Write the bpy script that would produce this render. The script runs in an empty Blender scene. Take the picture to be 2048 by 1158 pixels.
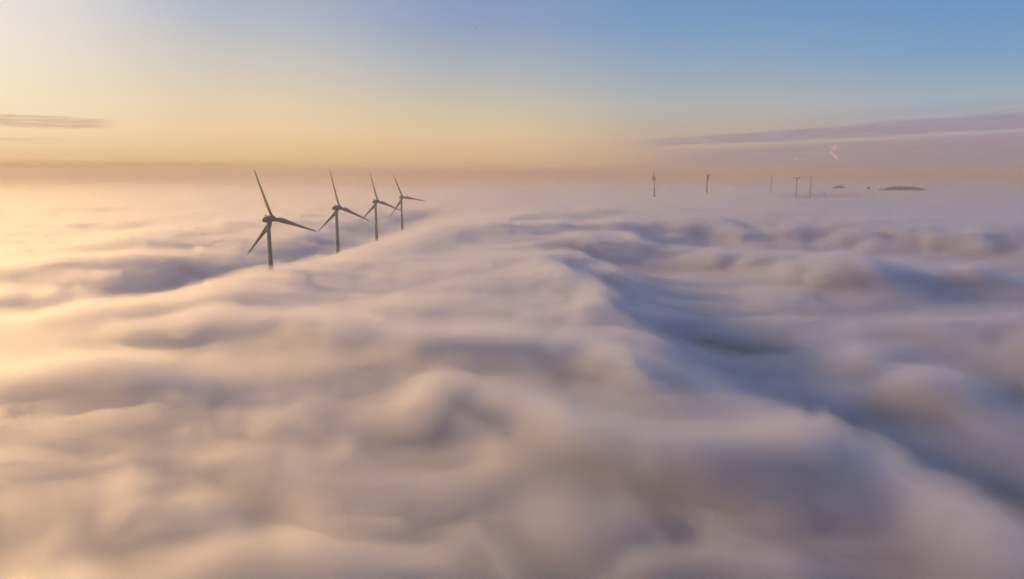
import bpy, bmesh, math, random
import numpy as np
from mathutils import Vector, Matrix
R = math.radians
S = bpy.context.scene
COL = S.collection

# ------------------------------------------------------------------ camera
CAM_Z = 116.0
cam_data = bpy.data.cameras.new('camera')
cam = bpy.data.objects.new('camera', cam_data); COL.objects.link(cam)
cam.location = (0, 0, CAM_Z)
cam.rotation_euler = (R(90 - 9.61), 0, 0)
cam_data.sensor_width = 36.0
cam_data.lens = 36.0 * 1400.0 / 2048.0
cam_data.clip_start = 0.5
cam_data.clip_end = 90000.0
S.camera = cam

# ------------------------------------------------------------------ render settings
S.view_settings.view_transform = 'Standard'
S.view_settings.look = 'None'
S.view_settings.exposure = 0.2
S.view_settings.gamma = 1.0
S.view_settings.use_curve_mapping = False
S.render.engine = 'CYCLES'
cy = S.cycles
cy.use_denoising = True
cy.max_bounces = 10
cy.diffuse_bounces = 3
cy.glossy_bounces = 2
cy.transmission_bounces = 4
cy.transparent_max_bounces = 24
cy.volume_bounces = 5
cy.use_adaptive_sampling = True
cy.adaptive_threshold = 0.15
cy.adaptive_min_samples = 32
cy.caustics_reflective = False
cy.caustics_refractive = False

# ------------------------------------------------------------------ sky and sun
SUN_AZ = R(-71)          # measured from the view direction (+Y), negative = left
SUN_EL = R(14)
def sun_dir():
    return Vector((math.sin(SUN_AZ) * math.cos(SUN_EL), math.cos(SUN_AZ) * math.cos(SUN_EL), math.sin(SUN_EL)))

sl = bpy.data.lights.new('sun', 'SUN')
sl.energy = 5.0
sl.angle = R(8.0)
sl.color = (1.0, 0.565, 0.18)
so = bpy.data.objects.new('sun', sl); COL.objects.link(so)
so.rotation_euler = sun_dir().to_track_quat('Z', 'Y').to_euler()

def srgb(r, g, b):
    def f(c):
        c /= 255.0
        return c / 12.92 if c <= 0.04045 else ((c + 0.055) / 1.055) ** 2.4
    return (f(r), f(g), f(b), 1.0)

world = bpy.data.worlds.new('World'); S.world = world
world.use_nodes = True
wt = world.node_tree; wt.nodes.clear()
def N(t, typ, **kw):
    n = t.nodes.new(typ)
    for k, v in kw.items(): setattr(n, k, v)
    return n
def val(t, x):
    return x
def math_node(t, op, a, b=None, c=None, clamp=False):
    n = N(t, 'ShaderNodeMath', operation=op, use_clamp=clamp)
    for i, x in enumerate((a, b, c)):
        if x is None: continue
        if isinstance(x, (int, float)): n.inputs[i].default_value = x
        else: t.links.new(x, n.inputs[i])
    return n.outputs[0]
def mixc(t, fac, a, b, blend='MIX'):
    n = N(t, 'ShaderNodeMix', data_type='RGBA', blend_type=blend)
    for sock, x in ((n.inputs[0], fac), (n.inputs[6], a), (n.inputs[7], b)):
        if isinstance(x, (int, float)): sock.default_value = x
        elif isinstance(x, tuple): sock.default_value = x
        else: t.links.new(x, sock)
    return n.outputs[2]
def ramp(t, fac, stops, interp='LINEAR'):
    n = N(t, 'ShaderNodeValToRGB')
    cr = n.color_ramp; cr.interpolation = interp
    while len(cr.elements) < len(stops): cr.elements.new(0.5)
    for e, (p, c) in zip(cr.elements, stops):
        e.position = p
        e.color = c if len(c) == 4 else (*c, 1)
    t.links.new(fac, n.inputs[0])
    return n.outputs[0]
def smooth(t, x, lo, hi):
    n = N(t, 'ShaderNodeMapRange', interpolation_type='SMOOTHERSTEP')
    t.links.new(x, n.inputs[0])
    n.inputs[1].default_value = lo; n.inputs[2].default_value = hi
    n.inputs[3].default_value = 0; n.inputs[4].default_value = 1
    return n.outputs[0]

tc = N(wt, 'ShaderNodeTexCoord')
nv = N(wt, 'ShaderNodeVectorMath', operation='NORMALIZE'); wt.links.new(tc.outputs['Generated'], nv.inputs[0])
sx = N(wt, 'ShaderNodeSeparateXYZ'); wt.links.new(nv.outputs[0], sx.inputs[0])
el = math_node(wt, 'DIVIDE', math_node(wt, 'ARCSINE', sx.outputs[2]), math.pi / 2)     # -1..1
el = math_node(wt, 'MAXIMUM', el, 0.0)
el = math_node(wt, 'POWER', el, 0.5)                                   # more room near the horizon
az = math_node(wt, 'ARCTAN2', sx.outputs[0], sx.outputs[1])            # 0 = +Y, positive to the right
azd = math_node(wt, 'MULTIPLY', az, 180 / math.pi)
# angle from the sun in azimuth, folded into 0..180
da = math_node(wt, 'WRAP', math_node(wt, 'SUBTRACT', azd, math.degrees(SUN_AZ)), 180.0, -180.0)
da = math_node(wt, 'ABSOLUTE', da)
def e(deg): return math.sqrt(deg / 90.0)
# sky colour up the elevation, at several azimuth distances from the sun
COLS = [
    (0,   [(0, (246,206,150)), (2.0, (255,224,168)), (5, (255,236,190)), (9, (255,242,214)), (14, (255,238,206)), (32, (255,222,178)), (90, (104,146,214))]),
    (33,  [(0, (228,190,144)), (1.2, (240,206,160)), (3, (253,228,188)), (5, (251,232,202)), (8, (246,234,216)), (11, (240,232,226)), (14, (234,228,226)), (32, (222,208,200)), (90, (104,146,214))]),
    (51,  [(0, (220,182,132)), (1.2, (234,198,146)), (3, (240,210,168)), (5, (232,210,178)), (8, (208,202,194)), (11, (182,188,200)), (14, (164,174,198)), (32, (140,158,196)), (90, (104,146,214))]),
    (69,  [(0, (210,174,134)), (1.2, (222,188,146)), (3, (226,200,162)), (5, (208,196,174)), (8, (176,182,190)), (11, (146,164,194)), (14, (134,156,196)), (30, (96,134,194)), (90, (104,146,214))]),
    (85,  [(0, (182,152,134)), (1.2, (196,168,150)), (3, (194,174,160)), (5, (182,182,180)), (8, (148,170,194)), (11, (124,158,196)), (14, (112,150,198)), (30, (84,128,194)), (90, (104,146,214))]),
    (106, [(0, (150,132,138)), (1.2, (164,148,154)), (3, (166,160,172)), (5, (162,178,192)), (8, (126,162,198)), (11, (108,152,200)), (14, (88,142,206)), (30, (68,124,208)), (90, (104,146,214))]),
    (180, [(0, (116,112,138)), (3, (132,132,164)), (8, (110,144,196)), (14, (84,144,222)), (30, (66,140,238)), (90, (104,146,214))]),
]
sky_col = None
prev = None
for i, (a, stops) in enumerate(COLS):
    c = ramp(wt, el, [(e(d), srgb(*rgb)) for d, rgb in stops])
    if sky_col is None: sky_col = c
    else:
        f = N(wt, 'ShaderNodeMapRange', interpolation_type='SMOOTHSTEP'); wt.links.new(da, f.inputs[0])
        f.inputs[1].default_value = prev; f.inputs[2].default_value = a
        sky_col = mixc(wt, f.outputs[0], sky_col, c)
    prev = a

# thin cloud banks, drawn by direction in the sky
eld = math_node(wt, 'MULTIPLY', math_node(wt, 'ARCSINE', sx.outputs[2]), 180 / math.pi)
cv = N(wt, 'ShaderNodeCombineXYZ'); wt.links.new(azd, cv.inputs[0]); wt.links.new(eld, cv.inputs[1])
def noise(t, vec, scale, detail=5, rough=0.55, sc=(1, 1, 1), off=(0, 0, 0)):
    m = N(t, 'ShaderNodeMapping'); t.links.new(vec, m.inputs[0])
    m.inputs['Scale'].default_value = sc; m.inputs['Location'].default_value = off
    n = N(t, 'ShaderNodeTexNoise'); t.links.new(m.outputs[0], n.inputs[0])
    n.inputs['Scale'].default_value = scale; n.inputs['Detail'].default_value = detail; n.inputs['Roughness'].default_value = rough
    return n.outputs[0]
def band(az0, az1, fade0, fade1, e0, slope, lo, hi, soft_lo, soft_hi, wob, seed, col, amount, spread=0.0):
    """a bank between elevation e0+lo and e0+hi (degrees), e0 rising with slope per degree of azimuth"""
    global sky_col
    nz = math_node(wt, 'SUBTRACT', noise(wt, cv.outputs[0], 1.0, 6, 0.6, (0.12, 1.1, 1), (seed, seed * 2.3, 0)), 0.5)
    base = math_node(wt, 'MULTIPLY_ADD', math_node(wt, 'SUBTRACT', azd, az0), slope, e0)
    y = math_node(wt, 'SUBTRACT', eld, base)
    y = math_node(wt, 'MULTIPLY_ADD', nz, wob, y)
    yh = math_node(wt, 'MULTIPLY_ADD', math_node(wt, 'SUBTRACT', azd, az0), -spread, y)
    m = math_node(wt, 'MULTIPLY', smooth(wt, y, lo - soft_lo, lo + soft_lo), math_node(wt, 'SUBTRACT', 1.0, smooth(wt, yh, hi - soft_hi, hi + soft_hi)))
    fib = noise(wt, cv.outputs[0], 1.0, 8, 0.65, (0.35, 4.5, 1), (seed * 1.7, seed, 0))      # fibres inside the bank
    m = math_node(wt, 'MULTIPLY', m, smooth(wt, fib, 0.12, 0.62))
    m = math_node(wt, 'MULTIPLY', m, math_node(wt, 'MULTIPLY', smooth(wt, azd, az0 - fade0, az0 + fade0), math_node(wt, 'SUBTRACT', 1.0, smooth(wt, azd, az1 - fade1, az1 + fade1))))
    m = math_node(wt, 'MULTIPLY', m, amount)
    sky_col = mixc(wt, m, sky_col, srgb(*col))
# one call per bank
band(11.5, 90, 5, 30, 1.95, 0.033, -0.05, 0.52, 0.18, 0.18, 0.6, 3.1, (158,144,158), 0.80, 0.022)
band(13, 90, 7, 30, 0.0, 0.030, -1.2, 1.65, 0.3, 0.30, 0.4, 7.7, (160,142,154), 0.75)
band(20, 90, 7, 30, 2.0, 0.036, 0.0, 0.16, 0.12, 0.12, 0.5, 15.1, (196,186,178), 0.45)
band(24, 90, 5, 30, 3.36, 0.055, 0.0, 0.14, 0.10, 0.10, 1.0, 21.7, (206,178,176), 0.35)
band(-75, -29.6, 10, 1.7, 2.55, 0.008, 0.0, 0.74, 0.14, 0.12, 0.55, 11.3, (218,188,152), 0.95)
band(-75, -27.0, 10, 1.5, 3.30, 0.004, 0.0, 0.10, 0.08, 0.06, 0.7, 14.3, (255,236,204), 0.45)
band(-75, -32.3, 10, 1.0, 1.80, 0.004, 0.0, 0.16, 0.07, 0.06, 0.5, 5.3, (234,202,160), 0.8)
band(-90, -19, 20, 8, 0.0, 0.0, -1.2, 0.60, 0.5, 0.24, 0.30, 9.3, (200,162,110), 1.0)
band(-90, 70, 20, 30, 0.0, 0.0, -1.2, 0.12, 0.5, 0.22, 0.25, 19.3, (178,146,124), 0.6)

nishita = N(wt, 'ShaderNodeTexSky', sky_type='NISHITA')
nishita.sun_disc = False
nishita.sun_elevation = SUN_EL
nishita.sun_rotation = SUN_AZ
nishita.altitude = 100; nishita.air_density = 1.0; nishita.dust_density = 2.5; nishita.ozone_density = 1.5
nis = mixc(wt, 1.0, nishita.outputs[0], (0.06, 0.06, 0.06, 1), 'MULTIPLY')
mix_sky = mixc(wt, 0.94, nis, sky_col)
bg = N(wt, 'ShaderNodeBackground'); wt.links.new(mix_sky, bg.inputs[0]); bg.inputs[1].default_value = 0.87
wo = N(wt, 'ShaderNodeOutputWorld'); wt.links.new(bg.outputs[0], wo.inputs[0])

# ------------------------------------------------------------------ helpers
def tag(o, label=None, cat=None, group=None, kind=None):
    for k, v in (('label', label), ('category', cat), ('group', group), ('kind', kind)):
        if v: o[k] = v
    return o
def link_mesh(name, me, mat, parent=None):
    o = bpy.data.objects.new(name, me); COL.objects.link(o)
    if mat and not me.materials: me.materials.append(mat)
    if parent: o.parent = parent
    return o
def from_bm(name, bm, mat, parent=None, smooth_=True):
    me = bpy.data.meshes.new(name); bm.to_mesh(me); bm.free()
    if smooth_:
        me.polygons.foreach_set('use_smooth', [True] * len(me.polygons))
    return link_mesh(name, me, mat, parent)
def empty(name, loc, rz=0):
    o = bpy.data.objects.new(name, None); COL.objects.link(o)
    o.location = loc; o.rotation_euler = (0, 0, rz)
    return o
def surf_mat(name, col, rough=0.5, var=0.06, scale=0.3, spec=0.4):
    m = bpy.data.materials.new(name); m.use_nodes = True
    t = m.node_tree; b = t.nodes['Principled BSDF']
    tcn = N(t, 'ShaderNodeTexCoord')
    nz = noise(t, tcn.outputs['Object'], scale, 6, 0.6, (1, 1, 0.35))
    c0 = tuple(x * (1 - var) for x in col) + (1,); c1 = tuple(min(1, x * (1 + var)) for x in col) + (1,)
    t.links.new(ramp(t, nz, [(0.3, c0), (0.7, c1)]), b.inputs['Base Color'])
    b.inputs['Roughness'].default_value = rough
    b.inputs['Specular IOR Level'].default_value = spec
    return m
def vol_mat(name, density, col=(1, 1, 1), g=0.3):
    m = bpy.data.materials.new(name); m.use_nodes = True
    t = m.node_tree; t.nodes.clear()
    v = N(t, 'ShaderNodeVolumePrincipled')
    v.inputs['Color'].default_value = (*col, 1)
    v.inputs['Density'].default_value = density
    v.inputs['Anisotropy'].default_value = g
    v.inputs['Density Attribute'].default_value = ''
    o = N(t, 'ShaderNodeOutputMaterial'); t.links.new(v.outputs[0], o.inputs['Volume'])
    try: m.cycles.homogeneous_volume = True
    except Exception: pass
    return m

# ------------------------------------------------------------------ noise in numpy
def _hash(ix, iy, seed):
    h = (ix.astype(np.int64) * 374761393 + iy.astype(np.int64) * 668265263 + seed * 1442695041) & 0xffffffff
    h = ((h ^ (h >> 13)) * 1274126177) & 0xffffffff
    h = (h ^ (h >> 16)) & 0xffffffff
    return h.astype(np.float64) / 4294967295.0 * 2 * math.pi
def gnoise(x, y, seed=0):
    ix = np.floor(x); iy = np.floor(y); fx = x - ix; fy = y - iy
    def g(dx, dy):
        a = _hash(ix + dx, iy + dy, seed)
        return np.cos(a) * (fx - dx) + np.sin(a) * (fy - dy)
    u = fx * fx * fx * (fx * (fx * 6 - 15) + 10); v = fy * fy * fy * (fy * (fy * 6 - 15) + 10)
    a = g(0, 0) * (1 - u) + g(1, 0) * u; b = g(0, 1) * (1 - u) + g(1, 1) * u
    return (a * (1 - v) + b * v) * 1.5

# ------------------------------------------------------------------ the fog's upper surface
FOG_Z = 39.0
# where the fog lies thin over dark open land: points, half width at the start and end
THIN = [
    ([(175, 760), (178, 612), (165, 485), (152, 401), (150, 324), (156, 272), (160, 217), (156, 170)], 118, 38),
    ([(300, 960), (470, 880), (575, 700), (640, 520)], 150, 140),
    ([(240, 560), (420, 560)], 90, 120),
    ([(255, 440), (240, 310), (210, 215)], 85, 48),
]
# ridges and hollows in metres on the ground plan: points (x, y), width, height
SHAPES = [
    ([(-228, 372), (-198, 393), (-185, 447), (-177, 506), (-150, 644), (-106, 905), (-19, 1140), (176, 1408)], 26, 60, 8),   # near lip of the long hollow
    ([(-270, 538), (-254, 593), (-232, 666), (-217, 811), (-199, 1053), (-172, 1393)], 38, 75, -19),   # long hollow with the turbines in it
    ([(-303, 433), (-275, 461), (-247, 515)], 40, 36, -9),
    ([(-429, 776), (-438, 1017), (-374, 1134)], 60, 60, 9),   # billows left of the turbines
    ([(-420, 570), (-380, 605), (-353, 644)], 40, 40, 7),
    ([(-182, 336), (-152, 363), (-102, 345), (-51, 309)], 16, 18, 6),
    ([(-35, 295), (6, 312), (34, 296), (46, 266)], 13, 10, 9),
    ([(-190, 252), (-178, 277), (-140, 262)], 14, 14, 6),
    ([(-34, 226), (-22, 237), (-4, 229), (19, 200), (38, 184)], 8, 11, 8),
    ([(56, 179), (75, 187), (90, 184), (98, 167), (101, 151), (99, 133), (96, 118)], 12, 10, 12),   # ridge lower right
    ([(231, 370), (233, 325), (206, 269)], 22, 16, 9),
    ([(-17, 974), (135, 1075), (191, 820)], 50, 50, 7),
    ([(26, 644), (52, 463), (50, 336)], 30, 18, 6),
    ([(-96, 121), (-83, 123), (-66, 118)], 8, 8, 5),
    ([(-61, 134), (-49, 139), (-28, 130)], 7, 8, 4.5),
    ([(20, 126), (35, 128), (48, 121)], 7, 8, 5),
    ([(-41, 205), (-24, 193)], 8, 8, -5),
    ([(-85, 173), (-62, 162)], 9, 9, -4),
    ([(890, 2178), (1175, 2453), (1130, 2078)], 70, 70, -42),   # far hollow
]
def seg_dist(X, Y, pts):
    best = np.full(X.shape, 1e18); tt = np.zeros(X.shape)
    tot = len(pts) - 1
    if tot == 0:
        return np.hypot(X - pts[0][0], Y - pts[0][1]), tt
    for i in range(tot):
        ax, ay = pts[i]; bx, by = pts[i + 1]
        dx, dy = bx - ax, by - ay; L2 = dx * dx + dy * dy + 1e-9
        t = np.clip(((X - ax) * dx + (Y - ay) * dy) / L2, 0, 1)
        d = np.hypot(X - ax - t * dx, Y - ay - t * dy)
        m = d < best
        best = np.where(m, d, best); tt = np.where(m, (i + t) / tot, tt)
    return best, tt
def fog_height(X, Y):
    r = np.hypot(X, Y)
    # wind-drawn domain warp
    wx = X + 13 * gnoise(X / 95, Y / 95, 11) + 9 * gnoise(X / 33, Y / 33, 12)
    wy = Y + 13 * gnoise(X / 95, Y / 95, 13) + 9 * gnoise(X / 33, Y / 33, 14)
    H = np.zeros(X.shape)
    for pts, w0, w1, h in SHAPES:
        d, t = seg_dist(wx, wy, pts)
        w = w0 + (w1 - w0) * t
        H += h * np.exp(-(d / w) ** 2)
    def octv(lx, ly, amp, seed, keep):
        f = np.clip((keep - r) / (keep * 0.5), 0, 1)
        a = 0.35                                             # drawn out across the view, a little slanted
        u = (wx * math.cos(a) + wy * math.sin(a)) / lx
        v = (-wx * math.sin(a) + wy * math.cos(a)) / ly
        return amp * f * gnoise(u, v, seed)
    def bil(l, amp, seed, keep):
        f = np.clip((keep - r) / (keep * 0.5), 0, 1)
        n = np.abs(gnoise(wx / l, wy / l, seed))
        return amp * f * (np.sqrt(n * n + 0.02) - 0.27)
    H += octv(420, 260, 3.0, 1, 1e9)
    H += octv(170, 95, 2.6, 2, 9000)
    H += octv(70, 60, 1.2, 3, 3500)
    H += bil(62, 4.0, 4, 4000)
    H += bil(29, 4.0, 5, 3500)
    H += bil(14, 2.7, 15, 1500)
    H += bil(6.5, 1.1, 16, 600)
    H += octv(30, 24, 0.6, 6, 1300)
    H += 4.0 * np.clip((r - 800) / 1500, 0, 1) * gnoise(wx / 620, wy / 170, 41) + 2.5 * np.clip((r - 700) / 900, 0, 1) * gnoise(wx / 230, wy / 80, 42) * np.clip((6000 - r) / 3000, 0, 1)
    H += octv(2400, 1500, 5.0, 8, 1e9)
    thin = np.zeros(X.shape)
    for pts, w0, w1 in THIN:
        d, t = seg_dist(wx, wy, pts)
        w = (w0 + (w1 - w0) * t) * (1 + 0.35 * gnoise(X / 70, Y / 70, 91) + 0.15 * gnoise(X / 25, Y / 25, 92))
        thin = np.maximum(thin, np.exp(-(d / w) ** 3))
    veil = -32.4 + 4.0 * gnoise(wx / 95, wy / 70, 93) + 2.2 * gnoise(wx / 36, wy / 28, 94) + 0.8 * gnoise(wx / 11, wy / 9, 95)
    veil = veil + 13 * np.exp(-((wx - 213) / 26) ** 2 - ((wy - 325) / 42) ** 2)
    H = H * (1 - thin) + veil * thin
    # the sheet breaks up far out: torn streaks, then open hazy land
    edge = (r - 5200 + 1500 * gnoise(X / 2600, Y / 1300, 31) + 700 * gnoise(X / 700, Y / 350, 32)) / 700
    m = 1 / (1 + np.exp(np.clip(edge, -30, 30)))
    streak = np.clip(gnoise(X / 5200, Y / 900, 33) * 3 - 0.9, 0, 1) * 0.8
    m = np.maximum(m, streak)
    return 1.0 + (FOG_Z + H - 1.0) * m

def fog_mesh(name, offset, scale_px, idx, rag, mat, rmax=19900.0):
    # rings laid out so that they are about even in the view; azimuths dense ahead and coarse behind
    k = 78 * 1400.0
    ys = np.arange(k / rmax, 1500.0, scale_px)
    ys = np.append(ys, np.linspace(1600, 9000, 12))
    rad = k / ys[::-1]
    front = np.arange(-46, 46.001, scale_px / 1400 * 180 / math.pi)
    back = np.linspace(46, 314, 90)[1:-1]
    A = np.radians(np.concatenate([front, back]))
    na, nr = len(A), len(rad)
    RR, AA = np.meshgrid(rad, A, indexing='ij')
    X = RR * np.sin(AA); Y = RR * np.cos(AA)
    Z = fog_height(X, Y)
    Rr = np.clip((1300 - RR) / 900, 0, 1); Rf = np.clip((4000 - RR) / 2500, 0, 1)
    Z = Z + rag * Rr * (0.5 * gnoise(X / 7 + 5 * idx, Y / 5, 50 + idx) + 0.9 * gnoise(X / 17, Y / 12, 60 + idx))
    Z = Z + rag * 1.6 * Rf * gnoise(X / 60, Y / 40, 70 + idx)
    Z = np.maximum(Z + offset, 1.04 + 0.01 * idx)
    V = np.stack([X.ravel(), Y.ravel(), Z.ravel()], 1)
    rim = np.stack([X[-1], Y[-1], np.full(na, 1.0 - offset * 0.01)], 1)
    ctop = np.array([[0, 0, Z[0].mean()]]); cbot = np.array([[0, 0, 1.0 - offset * 0.01]])
    V = np.concatenate([V, rim, ctop, cbot])
    i = np.arange(nr - 1)[:, None] * na; j = np.arange(na)[None, :]; j2 = (j + 1) % na
    Q = np.stack([i + j, i + j2, i + na + j2, i + na + j], -1).reshape(-1, 4)
    j = np.arange(na); j2 = (j + 1) % na
    last = (nr - 1) * na
    Q2 = np.stack([last + j, last + j2, nr * na + j2, nr * na + j], -1)
    quads = np.concatenate([Q, Q2])
    ct = nr * na + na; cb = ct + 1
    T1 = np.stack([np.full(na, ct), j2, j], -1)
    T2 = np.stack([np.full(na, cb), nr * na + j, nr * na + j2], -1)
    loops = np.concatenate([quads.ravel(), T1.ravel(), T2.ravel()]).astype(np.int32)
    starts = np.concatenate([np.arange(len(quads)) * 4, len(quads) * 4 + np.arange(2 * na) * 3]).astype(np.int32)
    me = bpy.data.meshes.new(name)
    me.vertices.add(len(V)); me.vertices.foreach_set('co', V.ravel().astype(np.float32))
    me.loops.add(len(loops)); me.loops.foreach_set('vertex_index', loops)
    me.polygons.add(len(starts)); me.polygons.foreach_set('loop_start', starts)
    me.update(calc_edges=True)
    me.polygons.foreach_set('use_smooth', np.ones(len(starts), dtype=bool))
    print(name, len(V), me.validate())
    return link_mesh(name, me, mat)

FOGC = (0.968, 0.975, 1.0)
G_FOG = 0.76
# the fog thickens downwards: sheets nested in one another, each with its own ragged top
sheets = [(3.4, 3.0, 0.010, 3.4), (1.0, 3.0, 0.030, 1.9), (-1.0, 3.2, 0.06, 1.2), (-3.4, 4.0, 0.10, 0.4)]
for n, (off, px, den, rag) in enumerate(sheets):
    o = fog_mesh('fog', off, px, n, rag, vol_mat('fog_air', den, FOGC, G_FOG))
    tag(o, kind='structure')

# ground under the fog
bm = bmesh.new(); bmesh.ops.create_circle(bm, cap_ends=True, radius=19950, segments=96)
g = from_bm('ground', bm, surf_mat('field_green', (0.035, 0.05, 0.045), 0.9, 0.3, 0.01), smooth_=False)
tag(g, kind='structure')
# haze
bm = bmesh.new(); bmesh.ops.create_cube(bm, size=1)
hz = from_bm('haze', bm, vol_mat('haze_air', 0.00025, (0.62, 0.57, 0.51), 0.24), smooth_=False)
hz.scale = (40400, 40400, 139); hz.location = (0, 0, 139 / 2 - 1)
tag(hz, kind='stuff')

# ------------------------------------------------------------------ wind turbines
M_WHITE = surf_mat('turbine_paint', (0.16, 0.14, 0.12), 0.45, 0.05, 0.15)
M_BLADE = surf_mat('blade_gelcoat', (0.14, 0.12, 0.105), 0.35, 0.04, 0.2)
M_DARK = surf_mat('dark_grey_metal', (0.06, 0.06, 0.065), 0.5, 0.1, 1.0)
M_RED = surf_mat('red_lens', (0.25, 0.02, 0.02), 0.3, 0.05, 1.0)
M_STEEL = surf_mat('mast_steel', (0.22, 0.21, 0.20), 0.5, 0.08, 0.2)
M_DSTEEL = surf_mat('dark_steel', (0.05, 0.045, 0.04), 0.5, 0.08, 0.2)

def lathe(bm, prof, n=24, cap0=True, cap1=True, M=Matrix.Identity(4)):
    """profile of (radius, z) turned about z"""
    rings = []
    for r, z in prof:
        rings.append([bm.verts.new(M @ Vector((r * math.cos(2 * math.pi * k / n), r * math.sin(2 * math.pi * k / n), z))) for k in range(n)])
    for a, b in zip(rings, rings[1:]):
        for k in range(n): bm.faces.new((a[k], a[(k + 1) % n], b[(k + 1) % n], b[k]))
    if cap0: bm.faces.new(rings[0][::-1])
    if cap1: bm.faces.new(rings[-1])
    return rings
def box(bm, sx_, sy_, sz_, loc, bev=0.0):
    r = bmesh.ops.create_cube(bm, size=1)
    for v in r['verts']: v.co = Vector((v.co.x * sx_ + loc[0], v.co.y * sy_ + loc[1], v.co.z * sz_ + loc[2]))
    if bev:
        es = list({e_ for v in r['verts'] for e_ in v.link_edges})
        bmesh.ops.bevel(bm, geom=es, offset=bev, segments=2, affect='EDGES')

HUB_Z, OVER, TILT = 78.0, 5.6, R(5)
def tower_mesh():
    bm = bmesh.new(); prof = []
    top = HUB_Z - 2.0
    for i in range(25):
        z = top * i / 24
        r = 1.35 + 1.15 * (1 - z / top) ** 1.15
        if i in (8, 16):                                   # flange between two tower sections
            prof += [(r, z - 0.12), (r + 0.05, z - 0.08), (r + 0.05, z + 0.08), (r, z + 0.12)]
        else: prof.append((r, z))
    lathe(bm, prof, 32)
    return bm
def egg_mesh():
    """teardrop nacelle: blunt towards the rotor, narrowing to the rear, axis along +Y"""
    bm = bmesh.new()
    prof = [(0.02, -6.5), (0.65, -6.3), (1.25, -5.7), (1.8, -4.7), (2.3, -3.3), (2.62, -1.6), (2.78, 0.2), (2.74, 1.8), (2.55, 3.0), (2.4, 3.4)]
    lathe(bm, prof, 32, M=Matrix.Rotation(-math.pi / 2, 4, 'X'))
    for v in bm.verts:                                     # flatten the belly a little
        if v.co.z < -1.9: v.co.z = -1.9 + (v.co.z + 1.9) * 0.45
    return bm
def hub_mesh():
    bm = bmesh.new()
    prof = [(2.3, -2.1), (2.36, -1.9), (2.45, -0.9), (2.35, 0.3), (2.0, 1.6), (1.45, 2.6), (0.75, 3.3), (0.02, 3.6)]
    lathe(bm, prof, 32, M=Matrix.Rotation(-math.pi / 2, 4, 'X'))
    for k in range(3):                                     # blade sockets
        a = 2 * math.pi * k / 3
        lathe(bm, [(1.2, 1.2), (1.2, 2.75)], 20, M=Matrix.Rotation(a, 4, 'Y'))
    return bm
def blade_mesh():
    """along +Z from the socket to the tip at 40 m; chord across X, leading edge +X, thickness Y"""
    bm = bmesh.new()
    st = [(2.0, 2.15, 1.00, 0), (3.0, 2.2, 0.98, 24), (4.2, 2.9, 0.66, 24), (5.5, 3.75, 0.44, 22), (7.0, 4.15, 0.34, 19), (9.0, 4.0, 0.29, 16),
          (12.0, 3.45, 0.25, 12), (16, 2.85, 0.22, 9), (20, 2.4, 0.20, 6.5), (25, 1.95, 0.18, 4.5), (30, 1.55, 0.17, 3), (35, 1.2, 0.16, 2), (38, 0.9, 0.15, 1.5), (39.4, 0.6, 0.14, 1), (40.0, 0.2, 0.14, 1)]
    n = 20; rings = []
    for z, c, th, tw in st:
        ring = []
        blend = min(1, max(0, (z - 3.0) / 3.5))
        for k in range(n):
            t = 2 * math.pi * k / n
            cx_, cyy = math.cos(t), math.sin(t)
            x = cx_ * 0.5 * c; y = cyy * 0.5 * c * th
            # sharpen the trailing edge (-X) and hang the chord back from the pitch axis
            sharp = 1 - 0.75 * blend * max(0, -cx_) ** 1.2
            y *= sharp
            x -= blend * c * 0.18
            x -= 0
            yb = y - 0.0006 * (z - 2) ** 2 * 0.6            # slight pre-bend
            a = -R(tw + 4)
            xr = x * math.cos(a) - y * math.sin(a); yr = x * math.sin(a) + y * math.cos(a)
            ring.append(bm.verts.new((xr, yr + (yb - y), z)))
        rings.append(ring)
    for a_, b_ in zip(rings, rings[1:]):
        for k in range(n): bm.faces.new((a_[k], a_[(k + 1) % n], b_[(k + 1) % n], b_[k]))
    bm.faces.new(rings[0][::-1]); bm.faces.new(rings[-1])
    return bm
MESH = {}
def part(name, build, mat, parent, key=None):
    key = key or name
    if key not in MESH:
        o = from_bm(name, build(), mat, parent); MESH[key] = o.data
        o.data.set_sharp_from_angle(angle=R(45)) if hasattr(o.data, 'set_sharp_from_angle') else None
    else:
        o = link_mesh(name, MESH[key], None, parent)
    return o
def gear_mesh():
    bm = bmesh.new()
    for x in (-0.35, 0.35): lathe(bm, [(0.05, 0), (0.05, 1.0)], 8, M=Matrix.Translation((x, 0, 0)))
    box(bm, 1.7, 1.0, 0.7, (0, 0, 1.3), 0.08)
    return bm
def cup_mesh():
    bm = bmesh.new()
    lathe(bm, [(0.03, 0), (0.03, 0.9)], 8)
    box(bm, 0.5, 0.05, 0.05, (0, 0, 0.9))
    for x in (-0.25, 0.25): lathe(bm, [(0.02, 0.86), (0.1, 0.92), (0.1, 1.0), (0.02, 1.06)], 8, M=Matrix.Translation((x, 0, 0)))
    return bm
def hatch_mesh():
    bm = bmesh.new(); box(bm, 0.9, 1.3, 0.12, (0, 0, 0), 0.03); return bm
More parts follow.
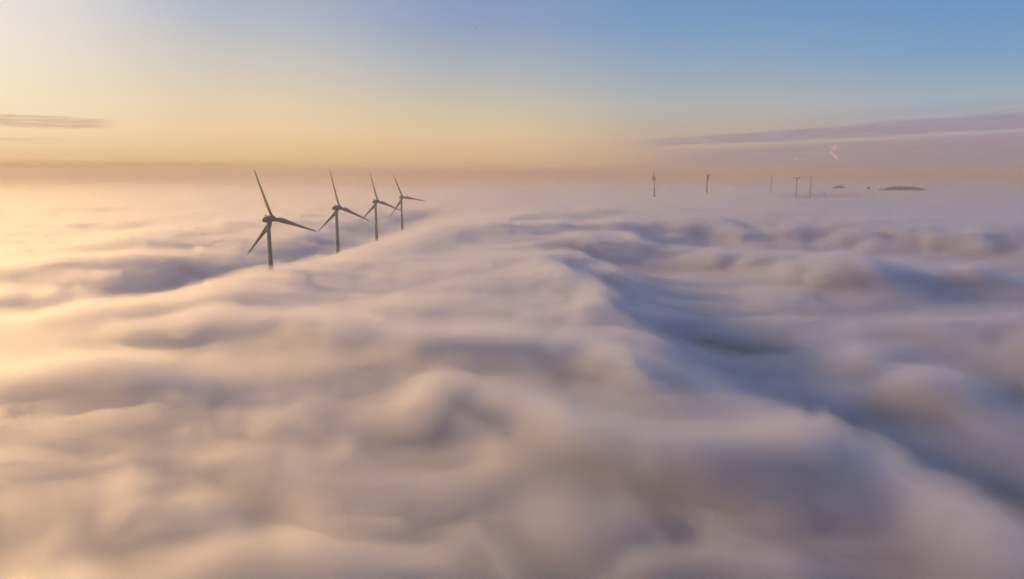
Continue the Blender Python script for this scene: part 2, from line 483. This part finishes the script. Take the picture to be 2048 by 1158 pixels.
def turbine(hub, yaw, phase, label, group, scale=1.0, stout=1.0):
    ax = Vector((math.sin(yaw), math.cos(yaw), 0))
    base = Vector(hub) - ax * OVER * scale
    root = empty('wind_turbine', (base.x, base.y, hub[2] - HUB_Z * scale), -yaw)
    root.scale = (scale,) * 3
    tag(root, label, 'wind turbine', group)
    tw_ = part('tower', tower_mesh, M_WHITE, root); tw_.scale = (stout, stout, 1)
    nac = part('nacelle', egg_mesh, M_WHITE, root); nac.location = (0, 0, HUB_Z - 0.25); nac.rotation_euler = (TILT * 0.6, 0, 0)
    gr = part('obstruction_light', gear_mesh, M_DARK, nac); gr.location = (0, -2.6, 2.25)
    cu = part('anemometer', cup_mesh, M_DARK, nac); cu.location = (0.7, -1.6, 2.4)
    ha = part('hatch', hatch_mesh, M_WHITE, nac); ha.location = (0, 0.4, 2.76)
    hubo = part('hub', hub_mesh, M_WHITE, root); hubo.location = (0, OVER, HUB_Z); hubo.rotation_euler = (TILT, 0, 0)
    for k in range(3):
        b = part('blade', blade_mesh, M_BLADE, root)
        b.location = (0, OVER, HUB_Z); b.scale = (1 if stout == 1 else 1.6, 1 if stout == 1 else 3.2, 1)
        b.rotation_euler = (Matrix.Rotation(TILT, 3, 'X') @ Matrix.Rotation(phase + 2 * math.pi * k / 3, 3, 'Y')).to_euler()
    return root
GNEAR = 'row of large wind turbines rising out of the fog'
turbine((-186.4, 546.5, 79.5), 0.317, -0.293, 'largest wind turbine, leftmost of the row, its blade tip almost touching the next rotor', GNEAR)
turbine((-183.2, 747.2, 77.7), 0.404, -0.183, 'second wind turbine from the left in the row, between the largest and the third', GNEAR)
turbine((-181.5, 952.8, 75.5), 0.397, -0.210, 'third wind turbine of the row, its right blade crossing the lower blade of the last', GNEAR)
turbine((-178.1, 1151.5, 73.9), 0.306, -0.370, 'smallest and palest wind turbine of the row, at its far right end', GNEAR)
GFAR = 'small distant wind turbines on the right'
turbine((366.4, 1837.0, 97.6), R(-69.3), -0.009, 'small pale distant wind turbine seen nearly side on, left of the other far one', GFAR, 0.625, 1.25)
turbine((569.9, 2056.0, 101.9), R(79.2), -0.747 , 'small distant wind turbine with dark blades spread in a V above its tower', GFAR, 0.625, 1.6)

# ------------------------------------------------------------------ distant masts
def mast(x, y, top, r0, r1, label, name='mast', group='distant masts standing in the fog'):
    root = empty(name, (x, y, 0)); tag(root, label, 'mast', group)
    bm = bmesh.new()
    lathe(bm, [(r0 + (r1 - r0) * i / 8, top * i / 8) for i in range(9)], 20)
    from_bm('shaft', bm, M_STEEL, root)
    return root
def cap(root, top, r):
    bm = bmesh.new(); lathe(bm, [(r, top), (r * 1.1, top + 0.3), (r * 1.1, top + 1.6), (r * 0.5, top + 2.1)], 20)
    from_bm('cap', bm, M_DSTEEL, root)
m = mast(879.2, 2400, 98.6, 2.0, 1.5, 'slender pale mast, leftmost of the tall ones, left of the mast with a crossbar'); cap(m, 98.6, 1.5)
m = mast(885.9, 2100, 99.0, 2.0, 1.5, 'tall pale mast with a dark shaded side, right of the mast with a crossbar'); cap(m, 99.0, 1.5)
m = mast(844.4, 2100, 95.0, 1.7, 1.3, 'mast shaped like a T with a dark crossbar on its top')
bm = bmesh.new()
lathe(bm, [(0.25, -18.5), (0.7, -12), (1.15, -2), (1.2, 0), (1.2, 9.0), (1.0, 10.5)], 12, M=Matrix.Translation((0, 0, 96.2)) @ Matrix.Rotation(math.pi / 2, 4, 'Y'))
from_bm('crossbar', bm, M_DSTEEL, m)
bm = bmesh.new(); lathe(bm, [(1.5, 82), (1.75, 84), (1.85, 94), (1.5, 95.2)], 16); from_bm('sleeve', bm, M_DSTEEL, m)
bm = bmesh.new(); box(bm, 3.2, 2.6, 2.6, (0, 0, 96.4), 0.3); from_bm('head', bm, M_DSTEEL, m)
bm = bmesh.new(); box(bm, 1.4, 2.8, 3.0, (9.6, 0, 96.3), 0.3); from_bm('end_block', bm, M_DSTEEL, m)
m = mast(884.4, 2000, 53.2, 0.9, 0.7, 'short stub of a mast just poking through the fog over the dark hollow', group='mast tips barely showing'); cap(m, 53.2, 0.9)
m = mast(616.7, 2000, 53.2, 0.6, 0.5, 'very faint short mast tip right of the turbine with a V of blades', group='mast tips barely showing')

# ------------------------------------------------------------------ far woods standing out of the fog
M_WOOD = surf_mat('far_foliage', (0.025, 0.038, 0.04), 0.9, 0.35, 0.2)
def wood(x, y, length, depth, top, n, seed, label, rz=0.0, taper=1.0):
    rnd = random.Random(seed); bm = bmesh.new()
    for i in range(n):
        u = rnd.uniform(-1, 1); v = rnd.uniform(-1, 1)
        h = top * (1 - 0.30 * taper * abs(u) ** 2.5) - rnd.uniform(0, 3.8)
        rr = rnd.uniform(2.6, 4.6)
        lathe(bm, [(0.25, 0), (0.18, h - rr)], 5, M=Matrix.Translation((u * length / 2, v * depth / 2, 0)))
        for q in range(4):
            m = Matrix.Translation((u * length / 2 + rnd.uniform(-1.6, 1.6), v * depth / 2 + rnd.uniform(-1.6, 1.6), h - rr * (1 + q * 0.75))) @ Matrix.Diagonal((rr * rnd.uniform(.8, 1.2), rr * rnd.uniform(.8, 1.2), rr * rnd.uniform(.9, 1.3), 1))
            r = bmesh.ops.create_icosphere(bm, subdivisions=1, radius=1, matrix=m)
            for vv in r['verts']: vv.co += Vector((rnd.uniform(-.5, .5), rnd.uniform(-.5, .5), rnd.uniform(-.5, .5)))
    o = from_bm('wood', bm, M_WOOD, smooth_=False)
    o.location = (x, y, 0); o.rotation_euler = (0, 0, rz)
    tag(o, label, 'wood', 'dark woods showing above the far fog', 'stuff')
    return o
wood(1628.7, 2950, 196, 34, 53.5, 300, 1, 'long low dark wood, the largest one showing above the fog at the right')
wood(1548.1, 3350, 44, 20, 49.3, 50, 2, 'small dark streak of wood left of the long one', taper=0.5)
wood(1564.3, 3100, 18, 14, 49.5, 18, 3, 'tiny dark clump of trees left of the long wood', taper=1.8)
wood(915.6, 1750, 14, 10, 44.0, 20, 5, 'tiny dark clump of treetops nearest of all, in the far hollow', taper=1.8)

# ------------------------------------------------------------------ steam far beyond the fog
M_STEAM = vol_mat('steam', 0.004, (0.95, 0.86, 0.82), 0.1)
def steam(x, y, puffs, seed, label):
    rnd = random.Random(seed); bm = bmesh.new()
    for px_, pz, pr in puffs:
        for q in range(3):
            m = Matrix.Translation((px_ + rnd.uniform(-.5, .5) * pr, rnd.uniform(-.5, .5) * pr, pz + rnd.uniform(-.5, .5) * pr)) @ Matrix.Scale(pr * rnd.uniform(.55, .9), 4)
            r = bmesh.ops.create_icosphere(bm, subdivisions=3, radius=1, matrix=m)
            for v in r['verts']:
                c = m.translation; d = v.co - c; p_ = (v.co + Vector((seed * 50, 0, 0))) / pr
                k = 1 + 0.22 * math.sin(p_.x * 3.1 + 2 * math.sin(p_.z * 2.3)) * math.cos(p_.y * 2.7 + p_.z * 3.3) + 0.12 * math.sin(p_.z * 7.3 + p_.x * 6.1)
                v.co = c + d * k
    o = from_bm('steam_plume', bm, M_STEAM); o.location = (x, y, 0)
    rm = o.modifiers.new('remesh', 'REMESH'); rm.mode = 'VOXEL'; rm.voxel_size = 7.0; rm.use_smooth_shade = True
    tag(o, label, 'steam plume', 'pinkish steam plumes over the far horizon', 'stuff')
steam(9935, 22000, [(36, 850, 62), (-30, 790, 70), (-92, 735, 66), (-120, 700, 48), (-60, 650, 62), (0, 600, 70), (60, 540, 66), (95, 480, 52), (170, 850, 42), (130, 800, 34), (110, 420, 36), (118, 350, 26), (125, 290, 22), (127, 225, 22), (127, 150, 20), (127, 80, 18)], 1, 'bright pinkish steam plume rising crookedly, the larger of the two on the horizon')
steam(8744.8, 22000, [(0, 500, 46), (45, 470, 34), (-50, 480, 28), (180, 480, 26), (290, 495, 30)], 2, 'faint low steam puff left of the larger plume')

# ------------------------------------------------------------------ bird
def bird():
    me = bpy.data.meshes.new('bird')
    pts = [(0, 0.10, 0.0, .012), (0, 0.06, 0.004, .026), (0, 0, 0, .032), (0, -0.08, -.002, .022), (0, -0.15, -.004, .01)]
    bm = bmesh.new()
    lathe(bm, [(0.004, -0.16), (0.012, -0.13), (0.022, -0.06), (0.034, 0.0), (0.03, 0.05), (0.018, 0.085), (0.022, 0.105), (0.016, 0.125), (0.004, 0.14), (0.001, 0.155)], 14, M=Matrix.Rotation(-math.pi / 2, 4, 'X'))
    root = from_bm('bird', bm, surf_mat('feathers_dark', (0.05, 0.05, 0.055), 0.8, 0.2, 30))
    for s in (-1, 1):
        w = bmesh.new(); drop = 0.75 if s < 0 else 1.0
        span = [(0.02, .05, .012, 0), (0.09, .055, .012, .015), (0.16, .045, .008, -.03), (0.24, .02, .004, -.14)]
        rg = []
        for x, c, t, z in span:
            z *= drop; yy = -0.25 * x
            rg.append([w.verts.new((s * x, yy + c, z)), w.verts.new((s * x, yy, z + t)), w.verts.new((s * x, yy - c, z)), w.verts.new((s * x, yy, z - t))])
        for a_, b_ in zip(rg, rg[1:]):
            for k in range(4): w.faces.new((a_[k], a_[(k + 1) % 4], b_[(k + 1) % 4], b_[k]) if s > 0 else (a_[k], b_[k], b_[(k + 1) % 4], a_[(k + 1) % 4]))
        w.faces.new(rg[0][::-1] if s > 0 else rg[0]); w.faces.new(rg[-1] if s > 0 else rg[-1][::-1])
        from_bm('wing', w, root.data.materials[0], root)
    w = bmesh.new(); vs = [w.verts.new(p) for p in ((-.015, -.13, .004), (.015, -.13, .004), (.04, -.24, 0), (-.04, -.24, 0), (-.015, -.13, -.006), (.015, -.13, -.006), (.04, -.24, -.004), (-.04, -.24, -.004))]
    for f in ((0, 3, 2, 1), (4, 5, 6, 7), (0, 1, 5, 4), (1, 2, 6, 5), (2, 3, 7, 6), (3, 0, 4, 7)): w.faces.new([vs[i_] for i_ in f])
    from_bm('tail', w, root.data.materials[0], root, False)
    root.scale = (1.25, 1.25, 1.25); root.location = (-5.25, 104.8, 136.2); root.rotation_euler = (0, R(8), R(25))
    tag(root, 'small dark bird flying alone high in the sky above the turbines', 'bird')
bird()
